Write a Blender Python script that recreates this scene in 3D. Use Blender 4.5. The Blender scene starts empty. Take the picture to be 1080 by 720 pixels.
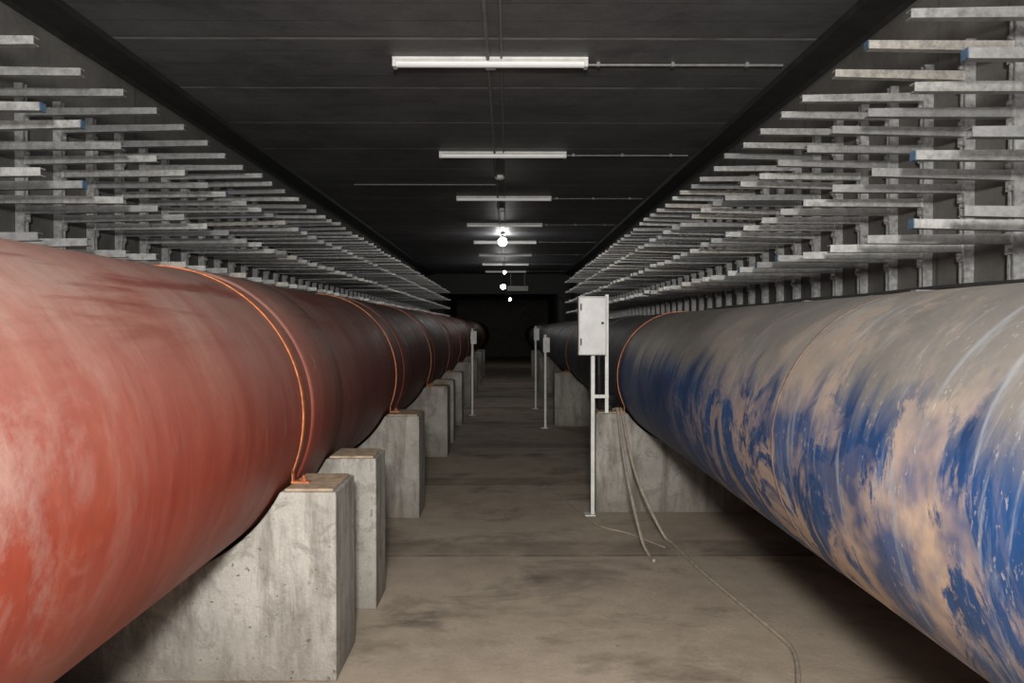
import bpy, math, random
from mathutils import Vector, noise as mnoise
random.seed(7)
scene = bpy.context.scene
scene.view_settings.view_transform = 'Standard'
CH = 1.38            # camera height
CEIL = 2.98
XL, XR = -2.38, 1.92
Y0, Y1 = -4.0, 38.0

# ------------------------------------------------------------ node helpers
def new_mat(name):
    m = bpy.data.materials.new(name); m.use_nodes = True
    nt = m.node_tree
    for n in list(nt.nodes): nt.nodes.remove(n)
    out = nt.nodes.new('ShaderNodeOutputMaterial')
    b = nt.nodes.new('ShaderNodeBsdfPrincipled')
    nt.links.new(b.outputs[0], out.inputs[0])
    return m, nt, b
def setin(nt, sock, v):
    if isinstance(v, bpy.types.NodeSocket): nt.links.new(v, sock)
    else:
        if isinstance(v, (tuple, list)) and len(v) == 3 and sock.type == 'RGBA': v = (*v, 1)
        sock.default_value = v
def coords(nt, scale=(1,1,1), loc=(0,0,0)):
    tc = nt.nodes.new('ShaderNodeTexCoord'); mp = nt.nodes.new('ShaderNodeMapping')
    mp.inputs['Scale'].default_value = scale; mp.inputs['Location'].default_value = loc
    nt.links.new(tc.outputs['Object'], mp.inputs[0]); return mp.outputs[0]
def noise(nt, scale, detail=5, rough=.6, vec=(1,1,1), dist=0, loc=(0,0,0)):
    n = nt.nodes.new('ShaderNodeTexNoise')
    n.inputs['Scale'].default_value = scale; n.inputs['Detail'].default_value = detail
    n.inputs['Roughness'].default_value = rough; n.inputs['Distortion'].default_value = dist
    nt.links.new(coords(nt, vec, loc), n.inputs['Vector']); return n.outputs['Fac']
def ramp(nt, f, a, b, lo=0., hi=1.):
    r = nt.nodes.new('ShaderNodeMapRange'); r.clamp = True
    setin(nt, r.inputs[0], f)
    r.inputs[1].default_value = a; r.inputs[2].default_value = b
    r.inputs[3].default_value = lo; r.inputs[4].default_value = hi
    return r.outputs[0]
def math_(nt, op, a, b=0.):
    m = nt.nodes.new('ShaderNodeMath'); m.operation = op
    setin(nt, m.inputs[0], a); setin(nt, m.inputs[1], b); return m.outputs[0]
def mix(nt, f, a, b, mode='MIX'):
    m = nt.nodes.new('ShaderNodeMix'); m.data_type = 'RGBA'; m.blend_type = mode
    setin(nt, m.inputs[0], f); setin(nt, m.inputs[6], a); setin(nt, m.inputs[7], b)
    return m.outputs[2]
def bump(nt, b, h, strength=.3, dist=.01):
    n = nt.nodes.new('ShaderNodeBump'); n.inputs['Strength'].default_value = strength
    n.inputs['Distance'].default_value = dist
    nt.links.new(h, n.inputs['Height']); nt.links.new(n.outputs[0], b.inputs['Normal'])
def sep(nt, which='pos'):
    g = nt.nodes.new('ShaderNodeNewGeometry'); s = nt.nodes.new('ShaderNodeSeparateXYZ')
    nt.links.new(g.outputs['Position' if which == 'pos' else 'Normal'], s.inputs[0]); return s.outputs
def linemask(nt, coord, period, offset, half, wob=.02):
    """1 near lines at offset + k*period"""
    w = math_(nt, 'MULTIPLY', math_(nt, 'SUBTRACT', noise(nt, 1.7, 3), .5), wob)
    v = math_(nt, 'ADD', coord, w); v = math_(nt, 'SUBTRACT', v, offset - period/2)
    v = math_(nt, 'PINGPONG', v, period/2)      # = period/2 at line centre
    return ramp(nt, v, period/2 - half*2, period/2 - half)
def simple(name, col, rough=.6, metal=0., var=.25, nscale=20):
    m, nt, b = new_mat(name)
    f = ramp(nt, noise(nt, nscale), .3, .7)
    dark = tuple(c*(1-var) for c in col); lite = tuple(min(1, c*(1+var)) for c in col)
    setin(nt, b.inputs['Base Color'], mix(nt, f, dark, lite))
    b.inputs['Roughness'].default_value = rough; b.inputs['Metallic'].default_value = metal
    return m

# ------------------------------------------------------------ materials
def concrete(name, base, dark, light, stain=.5, lines=None, rough=.85, bs=.35, drip=0, blot=.55, blotc=None):
    m, nt, b = new_mat(name)
    big = ramp(nt, noise(nt, .9, 6, .65), .35, .68)
    mid = ramp(nt, noise(nt, 5, 8, .7), .35, .7)
    fine = noise(nt, 60, 4, .7)
    c = mix(nt, mid, dark, base)
    c = mix(nt, math_(nt, 'MULTIPLY', big, stain), c, light)
    c = mix(nt, ramp(nt, fine, .3, .7, 0, .3), c, dark)
    spots = ramp(nt, noise(nt, 1.5, 6, .66, (.8,1.2,1), .4), .52, .70, 0, blot)
    c = mix(nt, spots, c, blotc or tuple(x*.5 for x in dark))
    c = mix(nt, ramp(nt, noise(nt, 14, 5, .7), .62, .70, 0, .5), c, tuple(x*.55 for x in dark))
    p = sep(nt)
    h = math_(nt, 'ADD', fine, mid)
    if drip:
        d = ramp(nt, noise(nt, 1, 5, .65, (9, 9, 1.6)), .47, .66, 0, drip)
        c = mix(nt, d, c, (.12,.105,.085))
        c = mix(nt, ramp(nt, noise(nt, 6, 8, .75, (1,1,1), 1.0), .52, .60, 0, .5), c, (.17,.155,.135))
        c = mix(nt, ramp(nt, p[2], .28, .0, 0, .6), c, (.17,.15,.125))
        pits = ramp(nt, noise(nt, 40, 2, .5), .70, .75)
        c = mix(nt, math_(nt, 'MULTIPLY', pits, .45), c, (.09,.083,.075))
        h = math_(nt, 'SUBTRACT', h, pits)
    if lines:
        for ax, per, off, half, col, amt in lines:
            lm = math_(nt, 'MULTIPLY', linemask(nt, p[ax], per, off, half), amt)
            lm = math_(nt, 'MULTIPLY', lm, ramp(nt, noise(nt, 3, 4), .35, .55, .2, 1))
            c = mix(nt, lm, c, col)
    setin(nt, b.inputs['Base Color'], c)
    b.inputs['Roughness'].default_value = rough
    bump(nt, b, h, bs, .006)
    return m

m_floor = concrete('floor_concrete', (.45,.375,.29), (.31,.255,.195), (.55,.465,.37), .6, blot=.9, blotc=(.12,.095,.072),
                   lines=[(1, 2.2, 4.85, .014, (.10,.075,.055), .7), (1, 2.2, 5.02, .10, (.16,.125,.095), .6)])
m_wall = concrete('wall_concrete', (.125,.12,.112), (.068,.067,.063), (.18,.172,.158), .5,
                  lines=[(1, 1.6, .4, .008, (.04,.04,.04), .7), (2, .9, .2, .006, (.05,.05,.05), .6)])
m_ceil = concrete('ceiling_formwork', (.115,.117,.122), (.062,.064,.068), (.185,.188,.194), .8,
                  lines=[(1, .92, 5.42, .010, (.36,.36,.36), .75), (1, .23, .1, .004, (.04,.04,.04), .7)], rough=.55, bs=.3, blotc=(.035,.035,.038))
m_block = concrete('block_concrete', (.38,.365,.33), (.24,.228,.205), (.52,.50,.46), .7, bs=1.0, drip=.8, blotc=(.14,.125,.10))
m_haunch = simple('black_waterproof_strip', (.014,.014,.014), .6, 0, .5, 9)

def pipe_mat(kind):
    m, nt, b = new_mat(kind+'_pipe_paint')
    p = sep(nt); n = sep(nt, 'nor')
    streak = noise(nt, 1.0, 7, .62, (1.6, 5, 1.6), .9)     # runs round the pipe
    streak2 = noise(nt, 1.0, 6, .65, (2.5, 16, 2.5), .5)
    long_ = noise(nt, 1.0, 5, .6, (7, .7, 7), .3)
    patch = noise(nt, 2.2, 10, .74, (1, 1.4, 1), .7)
    blotch = noise(nt, 1.3, 5, .6)
    fine = noise(nt, 38, 4, .65, (1,1.8,1))
    if kind == 'red':
        c = mix(nt, ramp(nt, streak, .38, .62), (.265,.030,.014), (.33,.052,.026))
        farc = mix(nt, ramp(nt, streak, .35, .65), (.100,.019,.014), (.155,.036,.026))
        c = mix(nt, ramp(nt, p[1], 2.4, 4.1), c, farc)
        dust = math_(nt, 'MULTIPLY', ramp(nt, n[2], -.1, .75), ramp(nt, blotch, .34, .64, .45, .95))
        dust = math_(nt, 'MULTIPLY', dust, ramp(nt, streak, .3, .6, .65, 1))
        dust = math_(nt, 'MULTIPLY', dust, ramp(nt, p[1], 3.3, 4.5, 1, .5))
        c = mix(nt, dust, c, (.33,.235,.20))
        c = mix(nt, ramp(nt, streak2, .55, .75, 0, .25), c, (.42,.25,.19))
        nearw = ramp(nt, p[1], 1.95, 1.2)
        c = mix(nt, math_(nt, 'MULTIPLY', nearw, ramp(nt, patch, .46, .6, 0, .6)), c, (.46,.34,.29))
        c = mix(nt, ramp(nt, patch, .64, .70, 0, .55), c, (.44,.29,.23))
        c = mix(nt, math_(nt, 'MULTIPLY', ramp(nt, long_, .55, .65, 0, .75), ramp(nt, n[2], .35, .7)), c, (.18,.035,.022))
    else:
        c = mix(nt, ramp(nt, streak, .35, .65), (.006,.032,.105), (.011,.068,.22))
        dust = math_(nt, 'ADD', ramp(nt, n[2], .04, .66), ramp(nt, streak, .32, .68, -.32, .26))
        dustc = mix(nt, ramp(nt, blotch, .35, .65), (.165,.155,.138), (.28,.26,.232))
        c = mix(nt, ramp(nt, dust, .27, .72, 0, .95), c, dustc)
        near = ramp(nt, p[1], 4.2, 2.1, .12, 1)
        low = ramp(nt, n[2], .55, .05, .35, 1)
        pm = math_(nt, 'MULTIPLY', ramp(nt, patch, .48, .525), math_(nt, 'MULTIPLY', near, low))
        pm = math_(nt, 'MULTIPLY', pm, ramp(nt, blotch, .42, .50, .10, .93))
        c = mix(nt, pm, c, (.52,.385,.28))
        scr = math_(nt, 'MULTIPLY', ramp(nt, streak2, .55, .64, 0, .5), near)
        c = mix(nt, scr, c, (.33,.36,.40))
        c = mix(nt, math_(nt,'MULTIPLY', ramp(nt, fine, .60, .66, 0, .7), ramp(nt, streak, .45, .6)), c, (.50,.47,.43))
        c = mix(nt, ramp(nt, p[1], 5.95, 6.0, 0, .8), c, (.07,.072,.08))  # far section's darker grey, with its shade painted into the colour
    c = mix(nt, ramp(nt, fine, .4, .7, 0, .18), c, (.08,.06,.05))
    setin(nt, b.inputs['Base Color'], c)
    setin(nt, b.inputs['Roughness'], ramp(nt, patch, .3, .7, .45, .70))
    bump(nt, b, math_(nt, 'ADD', patch, math_(nt, 'MULTIPLY', streak2, .5)), .15, .006)
    return m
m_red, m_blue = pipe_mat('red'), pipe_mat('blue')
m_strap = simple('orange_strap', (.38,.12,.042), .6, .1, .45, 30)
m_strap_dull = simple('rusty_weld', (.13,.085,.065), .85, 0, .5, 30)
def galv():
    m, nt, b = new_mat('galvanised_steel')
    g = nt.nodes.new('ShaderNodeNewGeometry')
    r = g.outputs['Random Per Island']
    c = mix(nt, r, (.27,.275,.28), (.58,.58,.57))
    warm = ramp(nt, r, .90, .91, 0, .35)
    c = mix(nt, warm, c, (.50,.42,.31))
    c = mix(nt, ramp(nt, noise(nt, 28, 6, .75), .42, .66, 0, .7), c, (.15,.15,.148))
    setin(nt, b.inputs['Base Color'], c)
    b.inputs['Metallic'].default_value = .5; b.inputs['Roughness'].default_value = .38
    return m
m_galv = galv()
m_rail = simple('galvanised_rail', (.34,.345,.345), .4, .4, .4, 40)
m_cap = simple('blue_end_cap', (.06,.105,.16), .5, 0, .4)
m_white = simple('white_paint', (.66,.67,.65), .5, 0, .15, 12)
m_grey = simple('grey_enamel', (.60,.61,.60), .45, 0, .12, 12)
m_black = simple('black_rubber', (.015,.015,.015), .6)
m_hose = simple('dusty_hose', (.36,.31,.25), .7, 0, .25, 30)
m_ply = simple('dusty_bearing_plate', (.36,.27,.185), .85, 0, .4, 25)
m_conduit = simple('ceiling_conduit', (.20,.20,.20), .5, .2)
def emis(name, col, s):
    m, nt, b = new_mat(name)
    f = noise(nt, 8, 2)
    setin(nt, b.inputs['Base Color'], mix(nt, f, (.65,.65,.65), (.8,.8,.8)))
    b.inputs['Emission Color'].default_value = (*col, 1); b.inputs['Emission Strength'].default_value = s
    return m
m_tube_off = emis('tube_dim', (1,1,1), .12)
m_tube_on = emis('tube_lit', (1,.98,.95), 9)
m_bulb = emis('bulb_lit', (1,.98,.95), 60)

# ------------------------------------------------------------ mesh builder
class MB:
    def __init__(s): s.v=[]; s.f=[]; s.m=[]; s.sm=[]
    def add(s, vs, fs, mi=0, smooth=False):
        o = len(s.v); s.v += [tuple(v) for v in vs]
        for f in fs: s.f.append([o+i for i in f]); s.m.append(mi); s.sm.append(smooth)
    def box(s, x0,x1,y0,y1,z0,z1, mi=0):
        x0,x1=sorted((x0,x1)); y0,y1=sorted((y0,y1)); z0,z1=sorted((z0,z1))
        s.add([(x0,y0,z0),(x1,y0,z0),(x1,y1,z0),(x0,y1,z0),(x0,y0,z1),(x1,y0,z1),(x1,y1,z1),(x0,y1,z1)],
              [(0,3,2,1),(4,5,6,7),(0,1,5,4),(1,2,6,5),(2,3,7,6),(3,0,4,7)], mi)
    def prism_y(s, pts, y0, y1, mi=0):     # pts (x,z)
        n=len(pts); vs=[(x,y0,z) for x,z in pts]+[(x,y1,z) for x,z in pts]
        s.add(vs, [list(range(n)), list(range(2*n-1,n-1,-1))]+[(i,n+i,n+(i+1)%n,(i+1)%n) for i in range(n)], mi)
    def prism_x(s, pts, x0, x1, mi=0):     # pts (y,z)
        n=len(pts); vs=[(x0,y,z) for y,z in pts]+[(x1,y,z) for y,z in pts]
        s.add(vs, [list(range(n)), list(range(2*n-1,n-1,-1))]+[(i,n+i,n+(i+1)%n,(i+1)%n) for i in range(n)], mi)
    def tube(s, path, r, seg=10, mi=0):
        path=[Vector(p) for p in path]; vs=[]; n=len(path)
        for i,p in enumerate(path):
            t=(path[min(i+1,n-1)]-path[max(i-1,0)]).normalized()
            up=Vector((0,0,1)) if abs(t.z)<.9 else Vector((1,0,0))
            a=t.cross(up).normalized(); b=t.cross(a).normalized()
            for k in range(seg):
                w=2*math.pi*k/seg; vs.append(p+a*math.cos(w)*r+b*math.sin(w)*r)
        fs=[(i*seg+k,i*seg+(k+1)%seg,(i+1)*seg+(k+1)%seg,(i+1)*seg+k) for i in range(n-1) for k in range(seg)]
        fs+=[list(range(seg)), list(range((n-1)*seg,n*seg))[::-1]]
        s.add(vs,fs,mi,True)
    def revolve_y(s, prof, cx, cz, seg=128, mi=0, a0=0, a1=2*math.pi, closed=False):
        full = abs(a1-a0-2*math.pi)<1e-6; ns = seg if full else seg+1
        vs=[]
        for y,r in prof:
            for k in range(ns):
                w=a0+(a1-a0)*k/seg; vs.append((cx+r*math.cos(w), y, cz+r*math.sin(w)))
        fs=[]; n=len(prof)
        for i in range(n if closed else n-1):
            j=(i+1)%n
            for k in range(seg):
                k2=(k+1)%ns; fs.append((i*ns+k,i*ns+k2,j*ns+k2,j*ns+k))
        if closed and not full:
            fs += [[i*ns for i in range(n)], [i*ns+seg for i in range(n)][::-1]]
        s.add(vs,fs,mi,True)
    def build(s, name, mats, parent=None, bevel=0, sharp=35):
        me=bpy.data.meshes.new(name); me.from_pydata(s.v,[],s.f)
        for m in mats: me.materials.append(m)
        me.polygons.foreach_set('material_index', s.m); me.polygons.foreach_set('use_smooth', s.sm)
        me.update()
        import bmesh
        bm=bmesh.new(); bm.from_mesh(me); bmesh.ops.recalc_face_normals(bm, faces=bm.faces); bm.to_mesh(me); bm.free()
        if any(s.sm):
            me.set_sharp_from_angle(angle=math.radians(sharp))
        ob=bpy.data.objects.new(name, me); scene.collection.objects.link(ob)
        if bevel:
            b=ob.modifiers.new('bevel','BEVEL'); b.width=bevel; b.segments=2; b.limit_method='ANGLE'
        if parent: ob.parent=parent
        return ob
def spline(pts, n=12):
    P=[Vector(p) for p in pts]; out=[]
    for i in range(len(P)-1):
        p0=P[max(i-1,0)];p1=P[i];p2=P[i+1];p3=P[min(i+2,len(P)-1)]
        for k in range(n):
            t=k/n
            out.append(.5*((2*p1)+(p2-p0)*t+(2*p0-5*p1+4*p2-p3)*t*t+(3*p1-p0-3*p2+p3)*t**3))
    out.append(P[-1]); return out

# ------------------------------------------------------------ room shell
def shell(name, x0,x1,y0,y1,z0,z1, mat):
    b=MB(); b.box(x0,x1,y0,y1,z0,z1); return b.build(name,[mat])
shell('floor', XL-.3,XR+.3,Y0-.3,Y1+.3,-.2,0, m_floor)
shell('ceiling', XL-.3,XR+.3,Y0-.3,Y1+.3,CEIL,CEIL+.2, m_ceil)
shell('wall_left', XL-.3,XL,Y0-.3,Y1+.3,0,CEIL, m_wall)
shell('wall_right', XR,XR+.3,Y0-.3,Y1+.3,0,CEIL, m_wall)
shell('wall_back', XL,XR,Y1,Y1+.3,0,CEIL, m_wall)
shell('wall_front', XL,XR,Y0-.3,Y0,0,CEIL, m_wall)
# dark strips along the ceiling corners
b=MB(); b.prism_y([(XR,CEIL),(XR-.20,CEIL),(XR-.18,CEIL-.025),(XR-.025,CEIL-.05),(XR,CEIL-.07)],Y0,Y1); b.build('trim_1',[m_haunch])
b=MB(); b.prism_y([(XL,CEIL),(XL+.20,CEIL),(XL+.18,CEIL-.025),(XL+.025,CEIL-.05),(XL,CEIL-.07)],Y0,Y1); b.build('trim_2',[m_haunch])
# concrete downstand beam far along the tunnel
b=MB(); b.prism_y([(XL,CEIL),(XR,CEIL),(XR,CEIL-.85),(XR-.2,CEIL-.85),(XR-.4,CEIL-.6),(XL+.4,CEIL-.6),(XL+.2,CEIL-.85),(XL,CEIL-.85)],24.2,24.7)
b.build('ceiling_beam',[m_haunch])

# ------------------------------------------------------------ pipes
def pipe(name, cx, cz, R, mat, joints, straps, welds, block_top):
    emp=bpy.data.objects.new(name,None); scene.collection.objects.link(emp)
    prof=[]; y=Y0+.02
    for j0,j1 in joints:
        t=.010
        prof += [(y,R)]
        while y < j0-.55: y += .5; prof.append((y,R))
        prof += [(j0-.004,R),(j0,R+t*.7),(j0+.012,R+t),(j1-.012,R+t),(j1,R+t*.7),(j1+.004,R)]
        y=j1+.02
    prof += [(y,R),(Y1-.02,R)]
    b=MB(); b.revolve_y(prof,cx,cz); b.build('pipe_shell',[mat],emp,sharp=60)
    for wy in welds:
        b=MB(); b.revolve_y([(wy-.007,R-.001),(wy-.004,R+.002),(wy+.004,R+.002),(wy+.007,R-.001)],cx,cz,96)
        b.build('weld_seam',[m_strap_dull],emp)
    # steel straps: band over the pipe + feet bolted on the support block
    for sy in straps:
        b=MB(); z=block_top-cz; Rs=R+.003
        a=math.asin(max(-1,(z+.05)/Rs)); th=.006; hw=.016
        b.revolve_y([(sy-hw,Rs),(sy-hw,Rs+th),(sy+hw,Rs+th),(sy+hw,Rs)],cx,cz,96,0,a,math.pi-a,True)
        for sg in (1,-1):
            x=cx+sg*(Rs*math.cos(a)+.002); zz=cz+Rs*math.sin(a)
            b.box(x,x+sg*.006,sy-hw,sy+hw,block_top+.012,zz+.01)
            b.box(x-sg*.002,x+sg*.07,sy-hw-.004,sy+hw+.004,block_top+.010,block_top+.017)
            b.tube([(x+sg*.045,sy,block_top+.017),(x+sg*.045,sy,block_top+.040)],.006,8)
            b.tube([(x+sg*.045,sy,block_top+.017),(x+sg*.045,sy,block_top+.027)],.012,6)
        b.build('strap',[m_strap],emp)
    return emp
TOP=CH-.64
LX,LZ,LR=-1.43,CH-.357,.60
RX,RZ,RR=1.31,CH-.368,.48
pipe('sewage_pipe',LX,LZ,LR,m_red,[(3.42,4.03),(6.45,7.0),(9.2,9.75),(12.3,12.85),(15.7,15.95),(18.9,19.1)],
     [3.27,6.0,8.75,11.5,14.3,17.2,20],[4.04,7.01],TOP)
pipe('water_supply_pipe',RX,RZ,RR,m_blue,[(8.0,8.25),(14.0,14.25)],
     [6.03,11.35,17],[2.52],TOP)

# ------------------------------------------------------------ saddle blocks
def block(cx,cz,R,xa,xb,y0,y1,top,plate=True):
    """concrete saddle: xa aisle face, xb wall-side face"""
    Rc=R+.016; h=top-cz; hx=math.sqrt(Rc*Rc-h*h)
    lo,hi=min(xa,xb),max(xa,xb)
    pts=[(lo,0),(hi,0),(hi,top)]
    a0=math.atan2(h,hx)
    N=28
    start=a0; end=-math.pi-a0
    for k in range(N+1):
        w=start+(end-start)*k/N; pts.append((cx+Rc*math.cos(w),cz+Rc*math.sin(w)))
    pts.append((lo,top))
    b=MB(); b.prism_y(pts,y0,y1)
    sg = 1 if xa>cx else -1
    inner=cx+sg*hx
    if plate:
        b.box(inner+sg*.012,xa-sg*.015,y0+.02,y1-.02,top-.002,top+.010,1)
    return b.build('concrete_support_block',[m_block,m_ply],bevel=.010)
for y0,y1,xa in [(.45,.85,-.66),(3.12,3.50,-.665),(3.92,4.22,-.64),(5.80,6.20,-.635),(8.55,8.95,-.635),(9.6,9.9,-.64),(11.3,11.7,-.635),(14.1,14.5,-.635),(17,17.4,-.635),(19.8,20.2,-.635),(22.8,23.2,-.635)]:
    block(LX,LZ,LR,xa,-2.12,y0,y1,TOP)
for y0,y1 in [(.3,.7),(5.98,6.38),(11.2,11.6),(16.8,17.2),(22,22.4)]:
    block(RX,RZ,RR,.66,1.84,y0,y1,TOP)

# ------------------------------------------------------------ cable bracket racks
def rack(name, wallx, tipx, ys, tiers, zlow, ztop):
    s = 1 if wallx>0 else -1          # direction toward wall
    wallx -= s*.002
    b=MB()
    for i,y in enumerate(ys):
        d=.041; w=.041; t=.003
        xw=wallx; xf=wallx-s*d
        b.box(xw,xw-s*t,y-w/2,y+w/2,zlow,ztop,1)
        b.box(xw-s*t,xf,y-w/2,y-w/2+t,zlow,ztop,1)
        b.box(xw-s*t,xf,y+w/2-t,y+w/2,zlow,ztop,1)
        b.box(xf,xf+s*t,y-w/2+t,y-w/2+.011,zlow,ztop,1)
        b.box(xf,xf+s*t,y+w/2-.011,y+w/2-t,zlow,ztop,1)
        for z in tiers:
            dz=random.uniform(-.006,.006); zz=z+dz
            L=random.uniform(-.014,.014)
            h=.030; wy=.036; t=.004
            y0,y1=y-wy/2,y+wy/2
            droop=random.uniform(-.010,.008)
            yaw=random.uniform(-.008,.008)
            xr=xf-s*.006; xt=tipx+L
            pr=[(y0,0),(y1,0),(y1,t),(y0+t,t),(y0+t,h-t),(y1,h-t),(y1,h),(y0,h)]
            n=len(pr)
            def ring(x,zo,hs,dy=0): return [(x,yy+dy,zo+zl*hs-(h*(hs-1)) ) for yy,zl in pr]
            vs=ring(xr,zz-h,1.25)+ring(xt,zz-h+droop,1.0,yaw)
            fs=[list(range(n)),list(range(2*n-1,n-1,-1))]+[(q,n+q,n+(q+1)%n,(q+1)%n) for q in range(n)]
            b.add(vs,fs,0)
            b.box(xf,xf-s*.006,y-.026,y+.026,zz-.075,zz+.03,1)
            if y<9:
                b.tube([(xf-s*.006,y-.0,zz+.018),(xf-s*.018,y,zz+.018)],.008,6,1)
                b.tube([(xf-s*.006,y-.0,zz-.060),(xf-s*.018,y,zz-.060)],.008,6,1)
            if random.random()<(.30 if s>0 else .06):
                b.box(xt+s*.001,xt-s*.003,y0+yaw-.001,y1+yaw+.001,zz-h+droop-.001,zz+droop+.001,2)
    return b.build(name,[m_galv,m_rail,m_cap])
tiers=[CH+z for z in (1.055,.82,.583,.35,.115)]
ysR=[2.35-.325*5+.325*k for k in range(56)]
ysL=[2.95-.33*7+.33*k for k in range(73)]
rack('cable_bracket_rack', XR, 1.34, [y for y in ysR if y<19], tiers, CH-.05, CH+1.18)
rack('cable_bracket_rack', XL, -1.70, [y for y in ysL if y<24.1], tiers, CH+.0, CH+1.18)

# dark cable bundle lying on the lowest right tier
b=MB()
for k in range(4):
    pts=[]
    yy=-1.0
    while yy<6.0:
        pts.append((1.50+.05*k+.012*math.sin(yy*3+k*2), yy, tiers[4]+.018+.003*math.sin(yy*5+k))); yy+=.12
    b.tube(pts,.011,8)
b.build('cable_bundle',[m_black])

# ------------------------------------------------------------ ceiling lights
def fixture(x,y,L=1.16,mat=m_tube_off):
    b=MB(); z=CEIL
    pr=[(y-.04,z-.001),(y+.04,z-.001),(y+.04,z-.014),(y+.026,z-.028),(y-.026,z-.028),(y-.04,z-.014)]
    b.prism_x(pr,x-L/2,x+L/2,0)
    n=10; pr=[(y+.028*math.cos(math.pi*k/n), z-.027-.026*math.sin(math.pi*k/n)) for k in range(n+1)]
    b.prism_x(pr,x-L/2+.02,x+L/2-.02,1)
    for e in (-1,1):
        b.box(x+e*L/2,x+e*(L/2-.022),y-.034,y+.034,z-.056,z-.014,0)
    b.box(x-.03,x+.03,y+.042,y+.09,z-.04,z-.001,0)
    b.build('ceiling_light_fixture',[m_white,mat],bevel=.002)
ly=[-2.82,-.27,2.28,4.83,7.4,9.9,12.45,15.0,17.6,20.2,22.8]
for i,y in enumerate(ly):
    x=-.10 if y<6 else -.04
    fixture(x,y,1.16,m_tube_on if y<3 else m_tube_off)  # near fixtures out of view are lit as added fill
b=MB()
b.tube([(-.115,Y0+.02,CEIL-.014),(-.115,24.1,CEIL-.014)],.011,8)
b.tube([(-.035,Y0+.02,CEIL-.010),(-.035,24.1,CEIL-.010)],.007,8)
for y in ly:
    x=-.10 if y<6 else -.04
    b.tube([(x+.05,y+.07,CEIL-.014),(XR-.25,y+.07,CEIL-.014)],.008,8)
    k=.65
    while k<1.6:
        b.box(x+k-.01,x+k+.01,y+.055,y+.085,CEIL-.026,CEIL); k+=.45
for y in (9.0,):
    b.tube([(-1.7,y,CEIL-.014),(-.1,y,CEIL-.014)],.008,8)
b.build('ceiling_conduit_run',[m_conduit])
for y in (1.0,8.55,10.9,13.6):
    b=MB(); b.revolve_y([(0,0.001),(0,.05),(.02,.055),(.035,.04),(.045,.001)],0,0,24)
    ob=b.build('smoke_detector',[m_white]); ob.rotation_euler=(math.radians(-90),0,0); ob.location=(-.08,y,CEIL)
def bulb(x,y,z,e=5,rr=.06):
    emp=bpy.data.objects.new('pendant_bulb',None); scene.collection.objects.link(emp)
    b=MB(); b.tube([(x,y,CEIL),(x,y,z+.09)],.006,8); b.tube([(x,y,z+.05),(x,y,z+.10)],.022,12); b.build('cord',[m_black],emp)
    b=MB(); N=10
    vs=[];seg=16
    prof=[(z-rr*math.cos(math.pi*k/N), rr*math.sin(math.pi*k/N)+.0005) for k in range(N+1)]
    for zz,r in prof:
        for k in range(seg): vs.append((x+r*math.cos(2*math.pi*k/seg),y+r*math.sin(2*math.pi*k/seg),zz))
    fs=[(i*seg+k,i*seg+(k+1)%seg,(i+1)*seg+(k+1)%seg,(i+1)*seg+k) for i in range(N) for k in range(seg)]
    b.add(vs,fs,0,True); b.build('globe',[m_bulb],emp)
    l=bpy.data.lights.new('bulb_light','POINT'); l.energy=e; l.shadow_soft_size=.05
    lo=bpy.data.objects.new('bulb_light',l); scene.collection.objects.link(lo); lo.location=(x,y,z-.12); lo.parent=emp
bulb(-.08,13.9,CH+1.47,5,.075)
bulb(-.06,18.4,CH+1.25,2,.035)
bulb(-.10,20.0,CH+1.00,3)
bulb(.10,29.0,CH+1.0,2,.05)
# blank hanging board beneath the far beam
b=MB(); b.box(.0,.62,23.9,23.93,CH+1.08,CH+1.22,0); b.box(.10,.11,23.91,23.92,CH+1.22,CEIL,0); b.box(.51,.52,23.91,23.92,CH+1.22,CEIL,0)
b.build('hanging_board',[m_white])

# ------------------------------------------------------------ electrical box & posts on the right
emp=bpy.data.objects.new('electrical_box',None); scene.collection.objects.link(emp)
b=MB()
by=5.80; dx=-.03
b.box(.545+dx,.745+dx,by,by+.11,CH-.20,CH+.215,0)
b.box(.552+dx,.738+dx,by-.008,by,CH-.193,CH+.208,0)
b.box(.54+dx,.75+dx,by-.014,by+.12,CH+.215,CH+.222,1)
b.tube([(.715+dx,by-.008,CH+.03),(.715+dx,by-.02,CH+.03)],.010,10,2)
b.box(.556+dx,.566+dx,by-.014,by-.008,CH+.12,CH+.17,2); b.box(.556+dx,.566+dx,by-.014,by-.008,CH-.13,CH-.08,2)
b.build('cabinet',[m_grey,m_white,m_black],emp,bevel=.003)
b=MB()
b.box(.720,.745,by+.12,by+.126,TOP+.01,CH+.24,0); b.box(.739,.745,by+.126,by+.15,TOP+.01,CH+.24,0)
b.box(.610,.642,by+.10,by+.106,0,CH-.19,0); b.box(.610,.615,by+.10,by+.14,0,CH-.19,0)
b.box(.570,.645,by+.06,by+.16,0,.008,0)
b.box(.61,.745,by+.106,by+.12,CH-.52,CH-.495,0)
b.tube([(.67,by+.07,CH-.20),(.67,by+.07,CH-.35),(.68,by+.12,CH-.5),(.69,by+.2,CH-.6)],.010,10,1)
b.build('stand',[m_white,m_black],emp)
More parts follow.
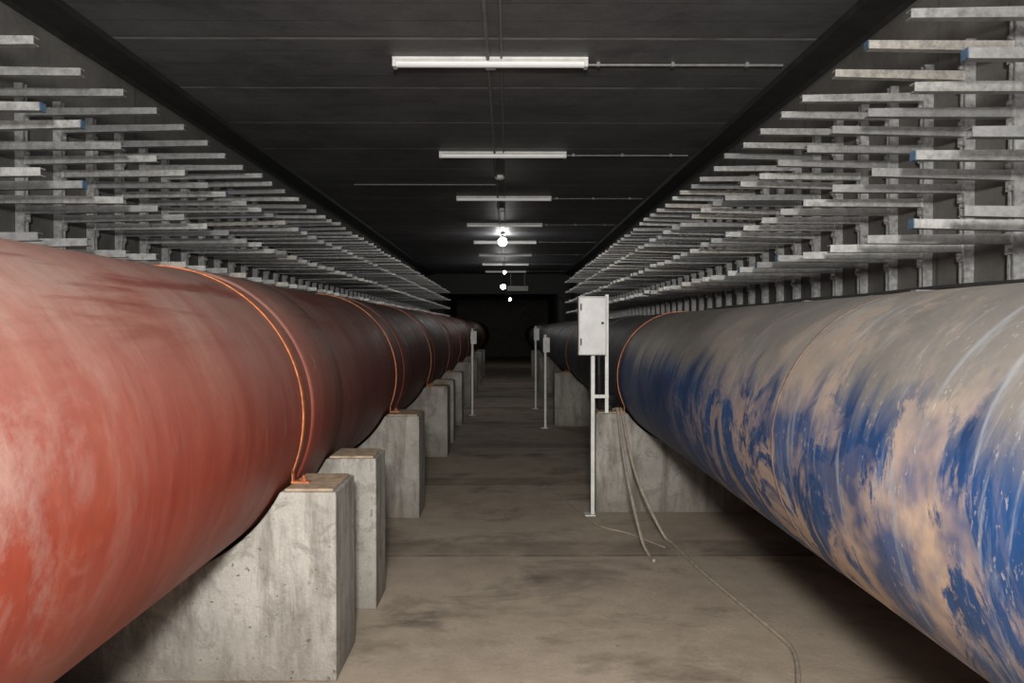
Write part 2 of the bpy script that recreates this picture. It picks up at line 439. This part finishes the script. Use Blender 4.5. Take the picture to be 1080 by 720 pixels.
# black cable coil sitting on the block
b=MB()
for k in range(5):
    pts=[]
    for q in range(25):
        w=2*math.pi*q/24
        pts.append((.765+.065*math.cos(w)+.01*math.sin(3*w+k), 6.20+.10*math.sin(w), TOP+.028+.021*k+.006*math.sin(2*w+k*1.3)))
    b.tube(pts,.013,8)
b.build('cable_coil',[m_black])
def post(x,y,h,flip=1):
    b=MB()
    b.box(x,x+.035,y,y+.005,0,h); b.box(x if flip>0 else x+.03,x+.005 if flip>0 else x+.035,y,y+.035,0,h)
    b.box(x-.04,x+.06,y-.03,y+.06,0,.008)
    b.box(x-.01,x+.08,y-.01,y,h-.24,h-.04)
    b.build('white_steel_post',[m_white])
post(.50,11.0,CH-.1); post(.46,13.6,CH+.02); post(-.56,12.6,CH-.02,-1)

# ------------------------------------------------------------ hoses and floor cable
b=MB()
b.tube(spline([(.80,6.06,TOP+.022),(.82,6.0,TOP+.03),(.82,5.93,TOP-.01),(.81,5.5,.42),(.83,5.0,.09),(.85,4.82,.014),(.86,4.7,.012)]),.010,8)
b.tube(spline([(.84,6.06,TOP+.022),(.85,6.0,TOP+.03),(.85,5.92,TOP-.02),(.89,5.55,.36),(1.0,5.22,.06),(1.05,5.05,.012),(1.09,4.5,.012),(1.15,4.0,.012),(1.2,3.6,.012),(1.21,3.38,.012),(1.13,3.1,.012),(1.0,2.8,.012)]),.010,8)
b.build('rubber_hose',[m_hose])
b=MB()
b.tube(spline([(.33,7.0,.008),(.45,6.4,.008),(.62,5.6,.008),(.80,5.35,.008),(.93,5.1,.008),(.98,5.0,.008)]),.005,8)
b.build('floor_cable',[m_hose])

# ------------------------------------------------------------ lights
def area(name,loc,rot,size,size_y,e,col=(1,1,1)):
    l=bpy.data.lights.new(name,'AREA'); l.shape='RECTANGLE'; l.size=size; l.size_y=size_y; l.energy=e; l.color=col
    o=bpy.data.objects.new(name,l); scene.collection.objects.link(o); o.location=loc; o.rotation_euler=rot
area('camera_flash',(0.0,-.75,1.85),(math.radians(94),0,0),.25,.2,222,(1,.962,.91))
area('fill_light',(-.1,-2.0,2.4),(math.radians(78),0,0),1.8,.6,120,(1,.96,.90))  # unseen fill behind the camera, added to lift the ambient level
w=bpy.data.worlds.new('World'); scene.world=w; w.use_nodes=True
w.node_tree.nodes['Background'].inputs[0].default_value=(.5,.5,.52,1); w.node_tree.nodes['Background'].inputs[1].default_value=.02

cam=bpy.data.cameras.new('Camera'); co=bpy.data.objects.new('Camera',cam); scene.collection.objects.link(co)
cam.lens=850/1080*36; cam.sensor_width=36; cam.clip_start=.02
co.location=(0,0,CH); co.rotation_euler=(math.radians(90-1.01),0,math.radians(-.34))
scene.camera=co
